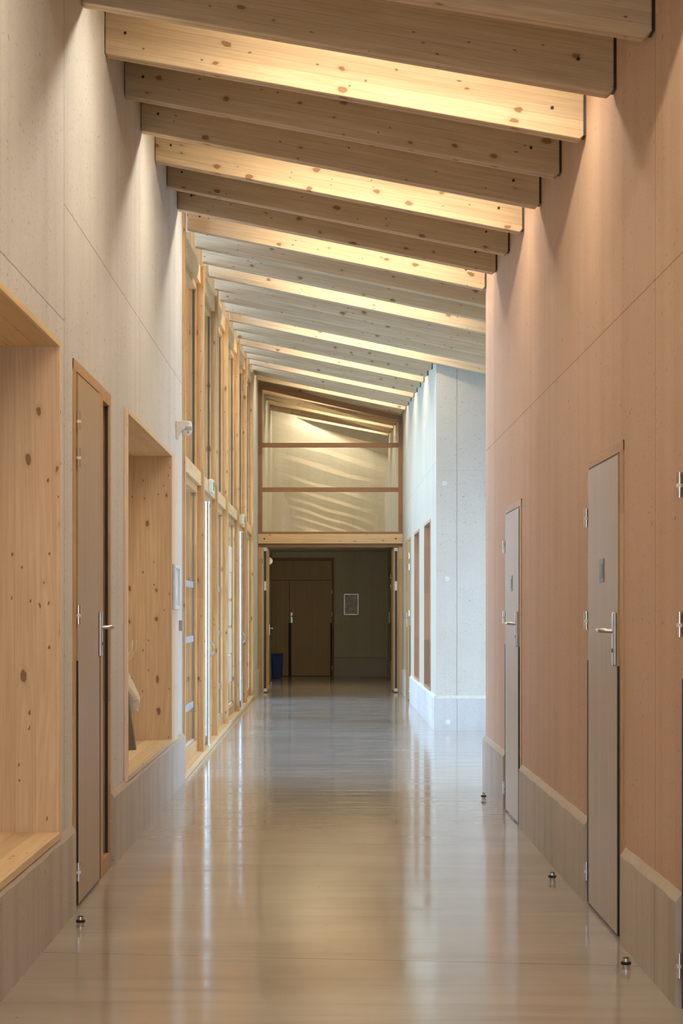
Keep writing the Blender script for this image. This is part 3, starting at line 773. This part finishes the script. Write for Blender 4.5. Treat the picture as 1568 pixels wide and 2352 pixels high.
for k in range(3):
    za = RZ[k][1]; tl, tr = (RZ[k+1][0],)*2 if k < 2 else (ztop(xa)-.085, ztop(xb)-.085)
    ya, yb = y0+.04, y0+.05
    mb = MB().hexa([(xa,ya,za),(xb,ya,za),(xb,yb,za),(xa,yb,za),(xa,ya,tl),(xb,ya,tr),(xb,yb,tr),(xa,yb,tl)])
    obj('glass_pane', mb, M['screen_glass'], s)
# infill above the screen between the beams
l = tag(obj('lintel_beam', B(LW+.002, RW-.002, Y_SCR-.06, Y_SCR+.09, 2.50, 2.66), M['railX'], origin=(0, Y_SCR, 2.5), bevel=.004), 'pale pine lintel beam across the corridor over the dark double doorway', 'beam')
for x in (-1.08, 1.12): obj('bolt_plug', MB().tube([(x, Y_SCR-.063, 2.58), (x, Y_SCR-.05, 2.58)], .014, 12), M['hole'], l)
# double door standing open
dd = root('door_8', (0, Y_SCR, 0), kind='structure')
mb = MB(); mb.box(LW+.002, LW+.065, y0, y1, 0, 2.44); mb.box(RW-.065, RW-.002, y0, y1, 0, 2.44); obj('door_frame', mb, M['larchZ'], dd, bevel=.002)
obj('frame_head', B(LW+.002, RW-.002, y0, y1, 2.44, 2.50), M['darkX'], dd)
for sd in (-1, 1):
    if sd < 0: xo, xi = -1.105, -1.032
    else: xo, xi = 1.165, 1.085
    lf = obj('door_leaf', B(xo, xi, Y_SCR+.005, Y_SCR+1.14, .015, 2.43), M['veneer'], dd, bevel=.002)
    xm = (xo+xi)/2
    obj('edge_seal', B(xm-.018, xm+.018, Y_SCR-.001, Y_SCR+.006, .06, 2.38), M['brown'], lf)
    obj('closer_end', MB().box(xm-.028, xm+.028, Y_SCR-.006, Y_SCR+.006, 2.375, 2.43).box(xm-.028, xm+.028, Y_SCR-.006, Y_SCR+.006, .02, .07), M['alu'], lf)
    obj('lock_plate', B(xm-.018, xm+.018, Y_SCR-.004, Y_SCR, 1.715, 1.87), M['white'], lf)
    if sd < 0:
        hp = obj('handle_plate', B(xi, xi+.012, Y_SCR+1.04, Y_SCR+1.08, .95, 1.14), M['steel'], lf)
        obj('lever', MB().tube([(xi+.01, Y_SCR+1.06, 1.07), (xi+.05, Y_SCR+1.06, 1.07), (xi+.06, Y_SCR+1.04, 1.07), (xi+.06, Y_SCR+.94, 1.07)], .010), M['steel'], hp, smooth=True)

# ------------------------------------------------------------------ small things
def stop(x, y, label):
    r = root('door_stop', (x, y, 0), label, 'door stop', 'door stops on the floor')
    obj('body', MB().lathe((x,y,0), [(.0155,0),(.0155,.016),(.016,.017),(.016,.032),(.0155,.037),(.012,.0435),(.006,.0458),(.0015,.046)]), M['steel'], r, smooth=True)
    obj('rubber_ring', MB().lathe((x,y,0), [(.0165,.0185),(.0195,.020),(.0205,.0225),(.0205,.0275),(.0195,.030),(.0165,.0315)]), M['black'], r, smooth=True)
    obj('top_button', MB().lathe((x,y,.0437), [(.0118,0),(.0115,.0015),(.008,.0035),(.0015,.0042)]), M['black'], r, smooth=True)
stop(-1.092, 8.76, 'steel door stop with black ring on the floor by the left door')
stop(1.151, 7.72, 'steel door stop with black ring nearest the camera, at the lower right')
stop(1.146, 10.22, 'steel door stop with black ring beside the right plinth, middle one of three')
stop(1.136, 14.63, 'steel door stop with black ring at the far corner of the salmon wall')
stop(-1.07, 36.9, 'door stop on the left of the dark vestibule floor')
stop(1.15, 38.2, 'door stop on the right of the dark vestibule floor')

r = root('motion_sensor', (LW, 15.5, 2.80), 'white motion sensor on an arm high on the pale wall above the picture frame', 'motion sensor')
X = LW
obj('bracket', MB().add([(X,15.44,2.72),(X,15.44,2.86),(X+.07,15.44,2.86),(X+.11,15.44,2.85),(X+.085,15.44,2.80),(X+.05,15.44,2.785),(X+.012,15.44,2.72)] +
                     [(X,15.52,2.72),(X,15.52,2.86),(X+.07,15.52,2.86),(X+.11,15.52,2.85),(X+.085,15.52,2.80),(X+.05,15.52,2.785),(X+.012,15.52,2.72)],
     [(0,1,2,3,4,5,6),(13,12,11,10,9,8,7)]+[(i,i+7,(i+1)%7+7,(i+1)%7) for i in range(7)]), M['white'], r, bevel=.006)
hd = obj('sensor_head', MB().lathe((X+.085,15.48,2.745), [(.004,.0),(.020,.004),(.034,.018),(.040,.038),(.041,.075),(.038,.10),(.030,.112),(.005,.115)], 24), M['white'], r, smooth=True)
obj('lens_band', MB().lathe((X+.085,15.48,2.785), [(.0405,0),(.0425,.006),(.0425,.026),(.0405,.032)], 24), M['sensor'], hd, smooth=True)
obj('indicator', MB().tube([(X+.095,15.445,2.772),(X+.096,15.438,2.770)], .005, 10), M['red'], hd)

r = root('picture_frame', (LW+.017, 15.15, 1.40), 'silver framed notice on the pine board beside the far bench niche', 'picture frame')
fx = LW+.017
mb = MB(); mb.box(fx, fx+.022, 14.92, 14.95, 1.395, 1.735); mb.box(fx, fx+.022, 15.37, 15.40, 1.395, 1.735); mb.box(fx, fx+.022, 14.95, 15.37, 1.705, 1.735); mb.box(fx, fx+.022, 14.95, 15.37, 1.395, 1.425)
obj('frame', mb, M['alu'], r, bevel=.003)
obj('notice', B(fx, fx+.010, 14.95, 15.37, 1.425, 1.705), M['plan'], r)
r = tag(obj('light_switch', B(LW, LW+.030, 15.78, 15.86, 1.225, 1.31), M['grey'], origin=(LW, 15.82, 1.22), bevel=.004), 'small grey wall switch on the pale wall below the silver frame', 'switch')

yb = Y_END
r = root('picture_frame', (.468, yb, 1.28), 'framed plan hanging on the olive end wall right of the dark door', 'picture frame')
mb = MB(); mb.box(.312, .337, yb-.022, yb, 1.28, 1.725); mb.box(.598, .623, yb-.022, yb, 1.28, 1.725); mb.box(.337, .598, yb-.022, yb, 1.70, 1.725); mb.box(.337, .598, yb-.022, yb, 1.28, 1.305)
obj('frame', mb, M['alu'], r, bevel=.003)
obj('plan_sheet', B(.337, .598, yb-.010, yb, 1.305, 1.70), M['plan'], r)

# blue bin
r = root('waste_bin', (-1.05, 40.6, 0), 'blue plastic bin on the floor at the left of the dark vestibule', 'bin')
mb = MB()
mb.hexa([(-1.14,40.42,.01),(-.955,40.42,.01),(-.955,40.78,.01),(-1.14,40.78,.01),(-1.16,40.40,.47),(-.935,40.40,.47),(-.935,40.80,.47),(-1.16,40.80,.47)])
obj('bin_body', mb, M['blue'], r, bevel=.015)
obj('bin_lid', B(-1.165, -.930, 40.39, 40.81, .47, .50), M['blue'], r, bevel=.01)
r = root('fill_lamp', (RW, 35.6, 1.9), 'added fill lamp, flat and warm, behind the right open leaf of the double door', 'lamp')  # unseen lamp, added to brighten the dark vestibule
obj('fill_lamp_body', B(RW-.05, RW, 35.5, 35.7, 1.6, 2.2), M['white'], r)
obj('diffuser', B(RW-.06, RW-.05, 35.52, 35.68, 1.62, 2.18), M['fill_glow'], r)
# globe wall lamp (off) and smoke detectors
r = root('globe_lamp', (LW, 35.5, 2.26), 'round white globe lamp on the left wall of the dark vestibule, switched off', 'lamp')
obj('lamp_base', MB().tube([(LW, 35.5, 2.26), (LW+.05, 35.5, 2.26)], .045, 20), M['white'], r, smooth=True)
sph = MB(); sph.lathe((LW+.115, 35.5, 2.26), [(max(.002, .07*math.sin(math.pi*i/14)), -.07*math.cos(math.pi*i/14)) for i in range(15)], 24)
obj('globe', sph, M['white'], r, smooth='all')
for x, y, lb in ((-.98, 36.2, 'small white smoke detector on the vestibule ceiling at the left'), (-.18, 36.6, 'small white smoke detector at the middle of the vestibule ceiling')):
    tag(obj('smoke_detector', MB().lathe((x, y, 2.56), [(.02,0),(.04,.01),(.045,.03),(.045,.0398)], 20), M['white'], origin=(x,y,2.56), smooth=True), lb, 'smoke detector')

# ------------------------------------------------------------------ light, sky, camera
wd = bpy.data.worlds.new('sky'); S.world = wd; wd.use_nodes = True
nt = wd.node_tree; bg = nt.nodes['Background']
tcw = nt.nodes.new('ShaderNodeTexCoord'); sx = nt.nodes.new('ShaderNodeSeparateXYZ'); rp = nt.nodes.new('ShaderNodeValToRGB')
nt.links.new(tcw.outputs['Generated'], sx.inputs[0]); nt.links.new(sx.outputs[2], rp.inputs[0]); nt.links.new(rp.outputs[0], bg.inputs[0])
rp.color_ramp.elements[0].color = (.60,.77,1,1); rp.color_ramp.elements[1].color = (.32,.53,1,1)
bg.inputs[1].default_value = 4.6

cam = bpy.data.cameras.new('camera'); co = bpy.data.objects.new('camera', cam); COL.objects.link(co)
co.location = (0, 0, CH); co.rotation_euler = (math.pi/2, 0, 0)
cam.sensor_fit = 'VERTICAL'; cam.sensor_height = 36; cam.lens = 70; cam.clip_end = 300
cam.shift_x = (784-755)/2352; cam.shift_y = (1400-1176)/2352
S.camera = co
S.view_settings.view_transform = 'Standard'; S.view_settings.look = 'None'; S.view_settings.gamma = 1
S.view_settings.use_curve_mapping = False
S.view_settings.exposure = 0.72
